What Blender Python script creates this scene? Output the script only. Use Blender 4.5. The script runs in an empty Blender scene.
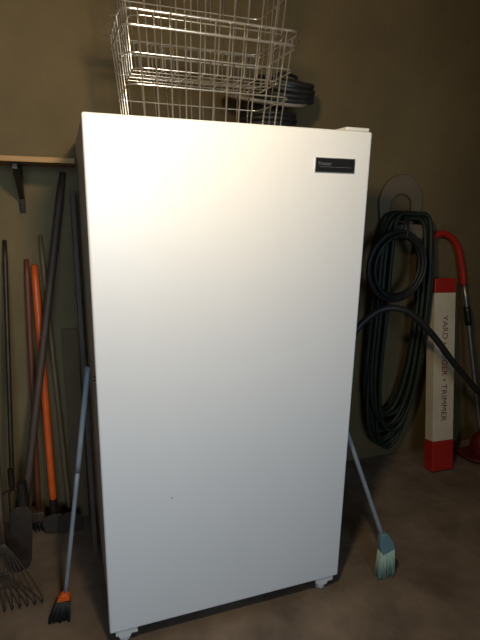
import bpy, bmesh, math, random
from mathutils import Vector, Matrix
random.seed(4)
scn=bpy.context.scene
col=scn.collection

# ------------------------------------------------------------ materials
def mat(name, c, rough=0.6, metal=0.0, c2=None, scale=8.0, bump=0.0, bscale=60.0, coat=0.0, stretch=None, spec=0.5, p0=0.35, p1=0.7):
    m=bpy.data.materials.new(name); m.use_nodes=True
    nt=m.node_tree; b=nt.nodes["Principled BSDF"]
    b.inputs["Base Color"].default_value=(*c,1); b.inputs["Roughness"].default_value=rough
    b.inputs["Metallic"].default_value=metal; b.inputs["Coat Weight"].default_value=coat
    b.inputs["Specular IOR Level"].default_value=spec
    tc=nt.nodes.new("ShaderNodeTexCoord"); mp=nt.nodes.new("ShaderNodeMapping")
    nt.links.new(tc.outputs["Object"],mp.inputs[0])
    if stretch: mp.inputs["Scale"].default_value=stretch
    if c2:
        n=nt.nodes.new("ShaderNodeTexNoise"); n.inputs["Scale"].default_value=scale; n.inputs["Detail"].default_value=8; n.inputs["Roughness"].default_value=0.62
        nt.links.new(mp.outputs[0],n.inputs["Vector"])
        r=nt.nodes.new("ShaderNodeValToRGB"); r.color_ramp.elements[0].position=p0; r.color_ramp.elements[1].position=p1
        r.color_ramp.elements[0].color=(*c,1); r.color_ramp.elements[1].color=(*c2,1)
        nt.links.new(n.outputs["Fac"],r.inputs[0]); nt.links.new(r.outputs[0],b.inputs["Base Color"])
    if bump>0:
        n=nt.nodes.new("ShaderNodeTexNoise"); n.inputs["Scale"].default_value=bscale; n.inputs["Detail"].default_value=4
        nt.links.new(mp.outputs[0],n.inputs["Vector"])
        bp=nt.nodes.new("ShaderNodeBump"); bp.inputs["Strength"].default_value=bump; bp.inputs["Distance"].default_value=0.01
        nt.links.new(n.outputs["Fac"],bp.inputs["Height"]); nt.links.new(bp.outputs[0],b.inputs["Normal"])
    return m

M_wall=mat("wall_paint",(0.128,0.089,0.037),0.85,c2=(0.175,0.124,0.054),scale=2.2,bump=0.25,bscale=40)
M_ceil=mat("ceiling_paint",(0.16,0.14,0.11),0.9,c2=(0.20,0.17,0.13),scale=3)
M_floor=mat("concrete_floor",(0.115,0.085,0.062),0.75,c2=(0.25,0.192,0.145),scale=4,bump=0.3,bscale=25)
M_door=mat("white_enamel",(0.79,0.79,0.79),0.34,c2=(0.81,0.81,0.81),scale=3,bump=0.02,bscale=260,spec=0.7)
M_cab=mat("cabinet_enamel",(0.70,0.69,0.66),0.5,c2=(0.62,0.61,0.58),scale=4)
M_gask=mat("gasket_rubber",(0.03,0.03,0.03),0.7)
M_plast=mat("white_plastic",(0.72,0.71,0.68),0.5,c2=(0.66,0.65,0.62),scale=9)
M_black=mat("black_plastic",(0.008,0.008,0.009),0.35,c2=(0.014,0.014,0.015),scale=20)
M_brub=mat("black_rubber",(0.010,0.010,0.010),0.55,c2=(0.020,0.019,0.018),scale=25)
M_chrome=mat("chrome_wire",(0.74,0.70,0.64),0.28,metal=0.9)
M_zinc=mat("galvanised_metal",(0.42,0.40,0.37),0.4,metal=0.9,c2=(0.30,0.28,0.25),scale=14)
M_alu=mat("dull_aluminium",(0.46,0.41,0.34),0.5,metal=0.3,c2=(0.36,0.32,0.26),scale=14)
M_steel=mat("dark_steel",(0.04,0.033,0.026),0.5,metal=0.7,c2=(0.08,0.05,0.03),scale=18)
M_wood=mat("pine_wood",(0.42,0.24,0.085),0.65,c2=(0.30,0.165,0.055),scale=6,stretch=(1,12,12))
M_handle=mat("ash_handle",(0.20,0.12,0.05),0.55,c2=(0.12,0.07,0.03),scale=8,stretch=(12,12,1))
M_dkwood=mat("dark_wood",(0.048,0.028,0.017),0.6,c2=(0.085,0.048,0.027),scale=8,stretch=(12,12,1))
M_redwood=mat("red_brown_handle",(0.16,0.045,0.02),0.5,c2=(0.10,0.03,0.015),scale=8,stretch=(12,12,1))
M_orange=mat("orange_paint",(0.80,0.12,0.012),0.4,c2=(0.66,0.09,0.010),scale=12)
M_card=mat("cardboard",(0.10,0.060,0.030),0.85,c2=(0.13,0.078,0.04),scale=6)
M_blue=mat("blue_grey_handle",(0.25,0.28,0.31),0.4,c2=(0.18,0.21,0.24),scale=12)
M_bristle=mat("aqua_bristles",(0.30,0.48,0.44),0.7,c2=(0.42,0.52,0.38),scale=40)
M_teal=mat("teal_plastic",(0.12,0.22,0.27),0.4,c2=(0.15,0.27,0.30),scale=12)
M_green=mat("green_hose",(0.010,0.015,0.007),0.6,c2=(0.016,0.022,0.010),scale=14)
M_tan=mat("tan_plastic",(0.170,0.130,0.085),0.6,c2=(0.14,0.105,0.065),scale=9)
M_red=mat("red_paint",(0.42,0.018,0.012),0.4,c2=(0.34,0.015,0.01),scale=10)
M_dred=mat("dark_red_plastic",(0.12,0.010,0.008),0.45,c2=(0.09,0.008,0.007),scale=10)
M_white=mat("white_carton",(0.66,0.56,0.40),0.75,c2=(0.54,0.46,0.31),scale=7)
M_ink=mat("printed_ink",(0.16,0.025,0.018),0.7)
M_silver=mat("silver_trim",(0.75,0.74,0.70),0.3,metal=0.9)

# ------------------------------------------------------------ mesh helpers
def fin(name,bm,m,parent=None,smooth=False,bevel=0,seg=3):
    me=bpy.data.meshes.new(name); bm.to_mesh(me); bm.free()
    if smooth:
        for p in me.polygons: p.use_smooth=True
    o=bpy.data.objects.new(name,me); col.objects.link(o)
    me.materials.append(m)
    if parent: o.parent=parent
    if bevel>0:
        b=o.modifiers.new("bevel",'BEVEL'); b.width=bevel; b.segments=seg; b.limit_method='ANGLE'
        for p in me.polygons: p.use_smooth=True
        w=o.modifiers.new("wn",'WEIGHTED_NORMAL'); w.keep_sharp=True
    return o
def box(name,lo,hi,m,parent=None,bevel=0,M=None,seg=3):
    bm=bmesh.new(); bmesh.ops.create_cube(bm,size=1)
    lo=Vector(lo);hi=Vector(hi); s=hi-lo; c=(lo+hi)/2
    for v in bm.verts: v.co=Vector((v.co.x*s.x,v.co.y*s.y,v.co.z*s.z))+c
    if M: bm.transform(M)
    return fin(name,bm,m,parent,bevel=bevel,seg=seg)
def sweep(bm,pts,r,closed=False,n=10):
    pts=[Vector(p) for p in pts]; N=len(pts)
    rs=r if isinstance(r,(list,tuple)) else [r]*N
    def tan(i):
        if closed: return (pts[(i+1)%N]-pts[i-1]).normalized()
        a=pts[max(i-1,0)]; b=pts[min(i+1,N-1)]; return (b-a).normalized()
    t=tan(0); ref=Vector((0,0,1)) if abs(t.z)<0.9 else Vector((1,0,0))
    u=t.cross(ref).normalized(); rings=[]
    for i in range(N):
        t=tan(i); u=(u-t*u.dot(t)).normalized(); w=t.cross(u)
        rings.append([bm.verts.new(pts[i]+(u*math.cos(k*2*math.pi/n)+w*math.sin(k*2*math.pi/n))*rs[i]) for k in range(n)])
    for i in range(N if closed else N-1):
        a=rings[i]; b=rings[(i+1)%N]
        for k in range(n): bm.faces.new((a[k],a[(k+1)%n],b[(k+1)%n],b[k]))
    if not closed:
        bm.faces.new(rings[0][::-1]); bm.faces.new(rings[-1])
def cat(pts,k=8,closed=False):
    P=[Vector(p) for p in pts]; out=[]; N=len(P)
    for i in range(N if closed else N-1):
        if closed: a,b,c,d=P[i-1],P[i],P[(i+1)%N],P[(i+2)%N]
        else: a,b,c,d=P[max(i-1,0)],P[i],P[i+1],P[min(i+2,N-1)]
        for j in range(k):
            t=j/k
            out.append(0.5*((2*b)+(c-a)*t+(2*a-5*b+4*c-d)*t*t+(3*b-a-3*c+d)*t**3))
    if not closed: out.append(P[-1])
    return out
def tube(name,pts,r,m,parent=None,closed=False,n=12):
    bm=bmesh.new(); sweep(bm,pts,r,closed,n)
    bmesh.ops.recalc_face_normals(bm,faces=bm.faces)
    return fin(name,bm,m,parent,smooth=True)
def tubes(name,lst,r,m,parent=None,n=8):
    bm=bmesh.new()
    for pts,cl in lst: sweep(bm,pts,r,cl,n)
    bmesh.ops.recalc_face_normals(bm,faces=bm.faces)
    return fin(name,bm,m,parent,smooth=True)
def plate(name,outline,thick,m,parent,origin,ux,uy,bevel=0.0):
    """flat outline (2D pts) in plane origin+ux*a+uy*b, extruded by thick"""
    ux=Vector(ux).normalized(); uy=Vector(uy).normalized(); nn=ux.cross(uy)
    bm=bmesh.new(); o=Vector(origin)
    a=[bm.verts.new(o+ux*p[0]+uy*p[1]-nn*thick/2) for p in outline]
    b=[bm.verts.new(o+ux*p[0]+uy*p[1]+nn*thick/2) for p in outline]
    bm.faces.new(a[::-1]); bm.faces.new(b); N=len(a)
    for i in range(N): bm.faces.new((a[i],a[(i+1)%N],b[(i+1)%N],b[i]))
    bmesh.ops.recalc_face_normals(bm,faces=bm.faces)
    return fin(name,bm,m,parent,bevel=bevel,seg=2)
def lathe(name,prof,c,m,parent=None,n=48,M=None):
    bm=bmesh.new(); rings=[]
    for r,z in prof:
        rings.append([bm.verts.new((r*math.cos(2*math.pi*k/n),r*math.sin(2*math.pi*k/n),z)) for k in range(n)])
    for i in range(len(prof)-1):
        for k in range(n): bm.faces.new((rings[i][k],rings[i][(k+1)%n],rings[i+1][(k+1)%n],rings[i+1][k]))
    bm.faces.new(rings[0][::-1]); bm.faces.new(rings[-1])
    bmesh.ops.recalc_face_normals(bm,faces=bm.faces)
    if M: bm.transform(M)
    bm.transform(Matrix.Translation(Vector(c)))
    o=fin(name,bm,m,parent,smooth=True)
    e=o.modifiers.new("es",'EDGE_SPLIT'); e.split_angle=math.radians(40)
    return o
def empty(name,loc=(0,0,0)):
    e=bpy.data.objects.new(name,None); col.objects.link(e); e.empty_display_size=0.1
    return e
def txt(name,body,size,loc,rot,m,parent,ext=0.0004):
    c=bpy.data.curves.new(name,'FONT'); c.body=body; c.size=size; c.extrude=ext; c.align_x='CENTER'; c.align_y='CENTER'
    o=bpy.data.objects.new(name,c); col.objects.link(o)
    o.matrix_world=Matrix.Translation(Vector(loc))@rot
    c.materials.append(m); o.parent=parent
    return o

# ------------------------------------------------------------ room
X0,X1,Y0,Y1,H=-1.6,3.4,-4.2,0.78,2.6
box("floor",(X0-.1,Y0-.1,-.1),(X1+.1,Y1+.1,0),M_floor)
box("ceiling",(X0-.1,Y0-.1,H),(X1+.1,Y1+.1,H+.1),M_ceil)
box("wall_back",(X0-.1,Y1,0),(X1+.1,Y1+.1,H),M_wall)
box("wall_left",(X0-.1,Y0,0),(X0,Y1,H),M_wall)
box("wall_right",(X1,Y0,0),(X1+.1,Y1,H),M_wall)
# front wall with window opening
wx0,wx1,wz0,wz1=-1.0,0.8,0.9,2.1
bm=bmesh.new()
def addbox(bm,lo,hi):
    r=bmesh.ops.create_cube(bm,size=1)["verts"]; lo=Vector(lo);hi=Vector(hi)
    for v in r: v.co=Vector(((v.co.x+.5)*(hi.x-lo.x)+lo.x,(v.co.y+.5)*(hi.y-lo.y)+lo.y,(v.co.z+.5)*(hi.z-lo.z)+lo.z))
addbox(bm,(X0-.1,Y0-.1,0),(wx0,Y0,H)); addbox(bm,(wx1,Y0-.1,0),(X1+.1,Y0,H))
addbox(bm,(wx0,Y0-.1,0),(wx1,Y0,wz0)); addbox(bm,(wx0,Y0-.1,wz1),(wx1,Y0,H))
fin("wall_front",bm,M_wall)
bm=bmesh.new()
addbox(bm,(wx0,Y0-.08,wz0),(wx0+.05,Y0-.02,wz1)); addbox(bm,(wx1-.05,Y0-.08,wz0),(wx1,Y0-.02,wz1))
addbox(bm,(wx0+.05,Y0-.08,wz0),(wx1-.05,Y0-.02,wz0+.05)); addbox(bm,(wx0+.05,Y0-.08,wz1-.05),(wx1-.05,Y0-.02,wz1))
addbox(bm,((wx0+wx1)/2-.02,Y0-.08,wz0+.05),((wx0+wx1)/2+.02,Y0-.02,wz1-.05))
fin("window_1",bm,M_plast)

# ------------------------------------------------------------ freezer
fz=empty("upright_freezer")
W=0.82; zt=1.594
box("door",(0,0,.05),(W,.062,zt),M_door,fz,bevel=.007,seg=4)
box("door_gasket",(.014,.062,.065),(W-.014,.078,zt-.012),M_gask,fz)
box("cabinet",(.004,.078,.05),(W-.004,.72,zt+.004),M_cab,fz,bevel=.006)
box("base_grille",(.03,.10,.015),(W-.03,.70,.05),M_black,fz)
box("hinge_cover",(W-.085,.008,zt+.0005),(W-.006,.12,zt+.011),M_plast,fz,bevel=.004)
# front feet: bracket with stepped shape
for i,x in enumerate((.018,W-.088)):
    plate(f"foot_bracket_{i+1}",[(0,0.03),(0.07,0.03),(0.07,0.012),(0.05,0.012),(0.045,0),(0.012,0),(0.008,0.012),(0,0.012)],.05,M_plast,fz,(x,.030,.018),(1,0,0),(0,0,1),bevel=.002)
    lathe(f"levelling_foot_{i+1}",[(.018,0),(.018,.012),(.008,.014),(.008,.03)],(x+.03,.030,0.0),M_plast,fz,n=20)
for i,x in enumerate((.06,W-.06)):
    lathe(f"rear_foot_{i+1}",[(.02,0),(.02,.02),(.01,.022),(.01,.05)],(x,.66,0),M_black,fz,n=20)
# badge
box("badge_trim",(.633,-.0035,1.474),(.765,.001,1.516),M_silver,fz,bevel=.001)
box("badge_plate",(.6355,-.005,1.4765),(.7625,-.001,1.5135),M_black,fz,bevel=.001)
RX=Matrix.Rotation(math.radians(90),4,'X')
txt("badge_lettering","Freezer",.014,(.665,-.0052,1.499),RX,M_silver,fz)
box("badge_line",(.647,-.0056,1.4895),(.752,-.0048,1.4905),M_silver,fz)
# lock on left edge of the door
lathe("door_lock",[(.007,0),(.007,.005),(.004,.006)],(-.0005,.03,.90),M_steel,fz,n=20,M=Matrix.Rotation(math.radians(-90),4,'Y'))
# small chip on the enamel
lathe("enamel_chip",[(.0022,0),(.0018,.0004)],(.205,0,.499),M_steel,fz,n=12,M=RX)

# ------------------------------------------------------------ wire baskets on top
def wire_basket(name,x0,x1,y0,y1,z0,z1,fl,m=M_chrome):
    e=empty(name); thin=[];thick=[]
    def ring(z):
        f=fl*(z-z0)/(z1-z0)
        return [(x0-f,y0-f,z),(x1+f,y0-f,z),(x1+f,y1+f,z),(x0-f,y1+f,z)]
    def rr(z,ext=0):
        q=ring(z); q=[(q[0][0]-ext,q[0][1]-ext,z),(q[1][0]+ext,q[1][1]-ext,z),(q[2][0]+ext,q[2][1]+ext,z),(q[3][0]-ext,q[3][1]+ext,z)]
        out=[]; r=.03
        cs=[(1,1,180),(-1,1,270),(-1,-1,0),(1,-1,90)]
        for (x,y,zz),(sx,sy,a0) in zip(q,cs):
            cxx,cyy=x+sx*r,y+sy*r
            for k in range(5):
                a=math.radians(a0+k*22.5); out.append((cxx+r*math.cos(a),cyy+r*math.sin(a),zz))
        return out
    hz=z1-z0
    for f in (.0,.33,.62): thin.append((rr(z0+hz*f),True))
    thick.append((rr(z1,.002),True)); thick.append((rr(z1-.035,.002),True))
    nx=int((x1-x0)/.036); ny=int((y1-y0)/.042)
    top=z1+.0; lip=.025
    for i in range(1,nx):
        t=i/nx; xb=x0+(x1-x0)*t; xt=x0-fl+(x1-x0+2*fl)*t
        thin.append(([(xt,y0-fl-lip,z1-.008),(xt,y0-fl-.003,top),(xb,y0,z0),(xb,y1,z0),(xt,y1+fl+.003,top),(xt,y1+fl+lip,z1-.008)],False))
    for i in range(1,ny):
        t=i/ny; yb=y0+(y1-y0)*t; yt=y0-fl+(y1-y0+2*fl)*t
        thin.append(([(x0-fl-lip,yt,z1-.008),(x0-fl-.003,yt,top),(x0,yb,z0),(x1,yb,z0),(x1+fl+.003,yt,top),(x1+fl+lip,yt,z1-.008)],False))
    tubes("thin_wires",thin,.0022,m,e,6); tubes("rim_wires",thick,.0038,m,e,8)
    return e
wire_basket("wire_basket",.132,.585,.10,.34,1.6005,1.855,.022)
wire_basket("wire_basket",.146,.570,.115,.325,1.73,2.10,.030)

# ------------------------------------------------------------ cord reel on top, behind
cr=empty("cord_reel")
cc=(.69,.54)
lathe("lower_flange",[(.10,0),(.125,.006),(.125,.014),(.06,.018)],(*cc,1.5985),M_brub,cr)
lathe("drum",[(.075,0),(.075,.13)],(*cc,1.612),M_black,cr)
cl=[]
for k in range(5):
    for j in range(2):
        z=1.632+k*.017; R=.088+j*.017+random.uniform(-.004,.004)
        cl.append(([(cc[0]+.012+R*math.cos(a*math.pi/20),cc[1]+R*math.sin(a*math.pi/20),z) for a in range(40)],True))
tubes("wound_cord_lower",cl,.009,M_brub,cr)
T=Matrix.Rotation(math.radians(15),4,'X')@Matrix.Rotation(math.radians(2),4,'Y')
P0=Vector((cc[0]-.005,cc[1],1.752))
lathe("metal_flange",[(.02,0),(.14,.0),(.160,.006),(.165,.016),(.158,.016),(.14,.007),(.02,.007)],P0,M_alu,cr,M=T)
cl=[]
for k in range(4):
    R=.114-(.012 if k==3 else 0); z=.020+k*.019; dx=random.uniform(-.004,.004); ph=random.uniform(0,6)
    cl.append(([P0+T@Vector((.092+dx+R*math.cos(a*math.pi/20),.04+R*math.sin(a*math.pi/20),z+.003*math.sin(a*math.pi/20+ph))) for a in range(40)],True))
tubes("wound_cord",cl,.0105,M_brub,cr)
lathe("upper_cap",[(.06,-.012),(.108,.0),(.115,.040),(.106,.064),(.05,.072)],P0+T@Vector((.092,.04,.018)),M_black,cr,M=T)
tube("cap_handle",[P0+T@Vector((.092,.04,.090))+T@q for q in cat([(-.05,0,-.012),(-.04,0,.008),(0,0,.014),(.04,0,.008),(.05,0,-.012)],5)],.006,M_black,cr)

# ------------------------------------------------------------ shelf
sh=empty("wall_shelf")
box("board",(X0+.02,.50,1.500),(-.008,Y1-.001,1.518),M_wood,sh,bevel=.002)
for i,x in enumerate((-.20,-.85,-1.4)):
    plate(f"bracket_{i+1}",[(0,0),(.22,0),(.22,-.02),(.03,-.12),(.02,-.17),(0,-.17)],.018,M_steel,sh,(x,Y1-.001,1.499),(0,-1,0),(0,0,1),bevel=.002)

# ------------------------------------------------------------ left-hand tools
def lerp(a,b,t): return Vector(a)*(1-t)+Vector(b)*t
def handle(name,a,b,r,m,parent): return tube(name,[lerp(a,b,i/12) for i in range(13)],[r*(.8 if i in(0,) else 1) for i in range(13)],m,parent)

# garden fork
e=empty("garden_fork")
a=(-.274,.762,1.225); b=(-.315,.60,.26)
handle("shaft",a,b,.009,M_steel,e)
L=[]
for k in range(4):
    o=(k-1.5)*.026; B=Vector(b)
    L.append((cat([B,B+Vector((o,0,-.02)),B+Vector((o,-.02,-.10)),B+Vector((o,-.045,-.255))],5),False))
tubes("tines",L,.0042,M_steel,e)
lathe("socket",[(.009,0),(.013,.02),(.011,.09)],b,M_steel,e,n=16)

# hoe with ash handle
e=empty("garden_hoe")
handle("shaft",(-.147,.765,1.242),(-.112,.70,.06),.0095,M_handle,e)
tube("goose_neck",cat([(-.112,.70,.07),(-.112,.695,.02),(-.112,.66,.012),(-.112,.63,.03)],5),.006,M_steel,e)
plate("blade",[(-.05,0),(.05,0),(.045,.07),(.015,.09),(-.015,.09),(-.045,.07)],.004,M_steel,e,(-.112,.628,.001),(1,0,0),(0,.05,1),bevel=.001)

# orange shovel
e=empty("orange_handled_shovel")
a=(-.176,.757,1.128); b=(-.172,.66,.10)
handle("shaft",a,b,.0145,M_orange,e)
lathe("socket",[(.012,-.03),(.017,.0),(.016,.05)],(-.172,.658,.10),M_steel,e,n=18)
plate("blade",[(-.02,0),(-.045,-.01),(-.048,-.04),(-.035,-.07),(0,-.083),(.035,-.07),(.048,-.04),(.045,-.01),(.02,0)],.005,M_steel,e,(-.172,.645,.085),(1,0,0),(0,.15,1),bevel=.002)

# red-brown broom handle
e=empty("push_broom")
handle("shaft",(-.203,.762,1.15),(-.235,.69,.09),.011,M_redwood,e)
box("head",(-.33,.66,.05),(-.21,.72,.095),M_dkwood,e,bevel=.006)
L=[]
for i in range(14):
    for j in range(4):
        x=-.325+i*.0085; y=.668+j*.015
        L.append(([(x,y,.055),(x+random.uniform(-.006,.006),y+random.uniform(-.006,.006),.001)],False))
tubes("bristles",L,.0022,M_brub,e,5)

# leaning dark spade
e=empty("garden_spade")
a=(-.048,.762,1.48); b=(-.262,.50,.25)
handle("shaft",a,b,.0150,M_dkwood,e)
plate("blade",[(-.02,.02),(-.04,0),(-.042,-.20),(-.03,-.225),(0,-.235),(.03,-.225),(.042,-.20),(.04,0),(.02,.02)],.005,M_steel,e,(-.275,.47,.237),(1,0,-.1),(.1,.1,1),bevel=.002)
lathe("socket",[(.014,-.09),(.02,.0),(.017,.08)],(-.267,.488,.27),M_steel,e,n=18)

# leaf rake with fan
e=empty("leaf_rake")
a=(-.345,.755,1.35); b=(-.330,.36,.20)
handle("shaft",a,b,.010,M_dkwood,e)
L=[]
for k in range(11):
    t=(k-5)/5; B=Vector(b)
    tip=Vector((-.330+t*.12,.25,.004)); 
    L.append((cat([B,B+Vector((t*.05,-.03,-.07)),tip+Vector((-t*.01,.02,.04)),tip+Vector((0,0,.012)),tip+Vector((0,.02,0))],5),False))
tubes("tines",L,.0028,M_steel,e,6)
tube("cross_brace",[(-.39,.315,.105),(-.27,.315,.105)],.004,M_steel,e)

# lumber plank beside the freezer
e=empty("lumber_plank")
Mx=Matrix.Translation((-.019,.47,0))@Matrix.Rotation(math.radians(-9.0),4,'X')
box("board",(-.009,-.045,.008),(.009,.045,1.42),M_dkwood,e,bevel=.002,M=Mx)

# cardboard panel against wall
e=empty("cardboard_sheet")
Mx=Matrix.Translation((0,.70,0))@Matrix.Rotation(math.radians(-4.0),4,'X')
box("sheet",(-.095,0.012,.003),(-.030,.022,.86),M_card,e,bevel=.002,M=Mx)

# small broom leaning on freezer side
e=empty("hand_broom")
a=(-.013,.20,.88); b=(-.128,.17,.10)
tube("grip",[lerp(a,b,i*.045) for i in range(11)],.0085,M_blue,e)
tube("shaft",[lerp(a,b,.45+i*.055) for i in range(11)],.0072,M_blue,e)
plate("head",[(-.022,-.005),(.022,0.0),(.018,.014),(.010,.024),(-.010,.024),(-.018,.014)],.024,M_orange,e,(-.135,.165,.078),(1,-.2,0),(.15,0,1),bevel=.004)
L=[]
for i in range(15):
    for j in range(5):
        s=(i-7)/7; x=-.137+s*.021; y=.165-s*.005+(j-2)*.005
        L.append(([(x,y,.076),(x-.018+s*.012,y+random.uniform(-.006,.006),.002)],False))
tubes("bristles",L,.0028,M_brub,e,5)

# ------------------------------------------------------------ right-hand things
# hose hanger
e=empty("hose_hanger")
c=(1.515,1.33)
N=20
out_=[(c[0]-.10,c[1]-.09)]+[(c[0]+.125*math.cos(t),c[1]+.05+.145*math.sin(t)) for t in [math.radians(180-i*180/N) for i in range(N+1)]]+[(c[0]+.10,c[1]-.09)]
in_=[(c[0]+.055,c[1]-.05)]+[(c[0]+.065*math.cos(t),c[1]+.04+.060*math.sin(t)) for t in [math.radians(i*180/N) for i in range(N+1)]]+[(c[0]-.055,c[1]-.05)]
plate("arch",out_+in_,.02,M_tan,e,(0,.765,0),(1,0,0),(0,0,1),bevel=.004)
plate("saddle",[(c[0]-.10,c[1]-.11),(c[0]+.10,c[1]-.11),(c[0]+.11,c[1]-.07),(c[0]+.08,c[1]-.045),(c[0],c[1]-.035),(c[0]-.08,c[1]-.045),(c[0]-.11,c[1]-.07)],.10,M_tan,e,(0,.728,0),(1,0,0),(0,0,1),bevel=.008)

# green hose, long hanging loops
e=empty("garden_hose"); L=[]
for k in range(14):
    hw=random.uniform(.10,.155); zb=random.uniform(.06,.34); zt_=1.312+random.uniform(0,.03); cxk=1.515+random.uniform(-.02,.02); y=.665+random.uniform(0,.07)
    pts=[(cxk-.09,y,zt_-.018),(cxk,y,zt_),(cxk+.09,y,zt_-.018),(cxk+hw*.95,y-.01,zt_-.18),(cxk+hw,y-.02,zt_-.45),(cxk+hw*.95,y-.01,zb+.28),(cxk+hw*.6,y,zb+.07),(cxk,y,zb),(cxk-hw*.6,y,zb+.07),(cxk-hw*.95,y-.01,zb+.28),(cxk-hw,y-.02,zt_-.45),(cxk-hw*.95,y-.01,zt_-.18)]
    L.append((cat(pts,5,True),True))
tubes("coils",L,.0105,M_green,e,8)

# black cable coil
e=empty("coiled_cable"); L=[]
for k in range(7):
    R=.145+random.uniform(-.015,.012); y=.575+k*.007; dx=random.uniform(-.01,.01)
    L.append(([(1.405+dx+R*math.cos(a*math.pi/24),y,1.10+R*1.05*math.sin(a*math.pi/24)) for a in range(48)],True))
tubes("coils",L,.008,M_brub,e,8)
tube("tie_strap",cat([(1.42,.57,1.235),(1.43,.58,1.28),(1.45,.63,1.33),(1.45,.635,1.28),(1.43,.635,1.23),(1.42,.60,1.22)],5,True),.005,M_brub,e,closed=True)

# black rubber hose arcing across
tube("rubber_hose",cat([(1.02,.50,.016),(1.03,.50,.35),(1.09,.50,.74),(1.21,.47,.915),(1.34,.43,.93),(1.48,.41,.82),(1.66,.42,.64),(1.90,.44,.43),(2.2,.46,.20),(2.45,.47,.03),(2.7,.42,.016)],10),.015,M_brub)

# red and white carton
e=empty("tool_carton")
top=Vector((1.788,.728,1.010)); bot=Vector((1.762,.555,0.003))
uz=(top-bot).normalized(); ux=Vector((1,0,0)); ux=(ux-uz*ux.dot(uz)).normalized(); uy=uz.cross(ux)
Mx=Matrix((( ux.x,uy.x,uz.x,bot.x),(ux.y,uy.y,uz.y,bot.y),(ux.z,uy.z,uz.z,bot.z),(0,0,0,1)))
Lc=(top-bot).length
box("carton_body",(-.066,-.03,.165),(.066,.03,Lc-.075),M_white,e,bevel=.002,M=Mx)
box("carton_base",(-.068,-.032,.004),(.068,.032,.164),M_red,e,bevel=.003,M=Mx)
box("carton_cap",(-.068,-.032,Lc-.074),(.068,.032,Lc),M_red,e,bevel=.003,M=Mx)
rot=Mx.to_3x3().to_4x4()@RX@Matrix.Rotation(math.radians(-90),4,'Z')
txt("carton_lettering","YARD • EDGER • TRIMMER",.048,Mx@Vector((.0,-.0304,.55)),rot,M_ink,e)

# trimmer with red crook handle
e=empty("string_trimmer")
tube("crook_handle",cat([(1.700,.752,1.08),(1.700,.752,1.17),(1.735,.752,1.228),(1.805,.752,1.235),(1.88,.75,1.18),(1.925,.745,1.07),(1.95,.74,.97)],8),.017,M_red,e)
tube("shaft",[lerp((1.95,.74,.98),(2.10,.62,.10),i/10) for i in range(11)],.011,M_zinc,e)
tube("mid_grip",[lerp((1.973,.722,.85),(1.99,.709,.75),i/4) for i in range(5)],.018,M_black,e)
lathe("motor_head",[(.03,0),(.06,.01),(.065,.05),(.05,.10),(.025,.13)],(2.095,.60,.02),M_dred,e,n=28)
plate("guard",[(.13*math.cos(math.radians(a)),.13*math.sin(math.radians(a))) for a in range(150,391,15)],.012,M_dred,e,(2.08,.60,.03),(1,0,0),(0,1,0),bevel=.003)

# little broom, blue handle, leaning on the freezer
e=empty("floor_brush")
a=(.835,.09,.66); b=(1.000,-.005,.17)
tube("shaft",[lerp(a,b,i/10) for i in range(11)],.0085,M_blue,e)
plate("head",[(-.030,-.02),(.032,-.02),(.030,.02),(.014,.06),(-.014,.06),(-.028,.02)],.026,M_teal,e,(1.012,-.012,.135),(1,.1,.1),(-.3,.1,1),bevel=.005)
L=[]
for i in range(12):
    for j in range(5):
        s=(i-5.5)/5.5
        x=1.014+s*.028; y=-.012+(j-2)*.005; z=.122
        L.append(([(x,y,z),(x+.006+s*.008,y+random.uniform(-.008,.004),.003+random.uniform(0,.01))],False))
tubes("bristles",L,.003,M_bristle,e,5)

# ------------------------------------------------------------ hanging bulb
e=empty("pendant_bulb")
LP=(.15,-.64,1.79)
tube("cord",[(LP[0],LP[1],LP[2]+.10),(LP[0],LP[1],H)],.004,M_black,e)
lathe("socket",[(.018,.05),(.022,.06),(.02,.10),(.006,.115)],LP,M_black,e,n=20)
lathe("ceiling_rose",[(.05,H-.025),(.055,H-.001)],(LP[0],LP[1],0),M_plast,e,n=24)
l=bpy.data.lights.new("bulb_light",'POINT'); l.energy=32; l.color=(1.0,.80,.52); l.shadow_soft_size=.05
o=bpy.data.objects.new("bulb_light",l); col.objects.link(o); o.location=LP; o.parent=e
# window daylight
l=bpy.data.lights.new("window_daylight",'AREA'); l.shape='RECTANGLE'; l.size=1.7; l.size_y=1.1; l.energy=9.5; l.color=(.58,.79,1.0); l.spread=math.radians(60)
o=bpy.data.objects.new("window_daylight",l); col.objects.link(o); o.location=(-.1,Y0-.02,1.5); o.rotation_euler=(math.radians(84),0,0)

w=bpy.data.worlds.new("world"); scn.world=w; w.use_nodes=True
w.node_tree.nodes["Background"].inputs[0].default_value=(.5,.65,.9,1); w.node_tree.nodes["Background"].inputs[1].default_value=.3

# ------------------------------------------------------------ camera
cd=bpy.data.cameras.new("camera"); co=bpy.data.objects.new("camera",cd); col.objects.link(co)
cd.sensor_fit='VERTICAL'; cd.sensor_height=36; cd.lens=36*492/640; cd.clip_start=.02
cx=Vector((0.9436,-0.3306,0.0186)).normalized(); bk=-Vector((0.3251,0.9143,-0.2414)).normalized()
up=bk.cross(cx).normalized(); cx=up.cross(bk).normalized()
co.matrix_world=Matrix(((cx.x,up.x,bk.x,-.0553),(cx.y,up.y,bk.y,-1.3247),(cx.z,up.z,bk.z,1.3993),(0,0,0,1)))
scn.camera=co
scn.view_settings.view_transform='Standard'
scn.view_settings.look='None'
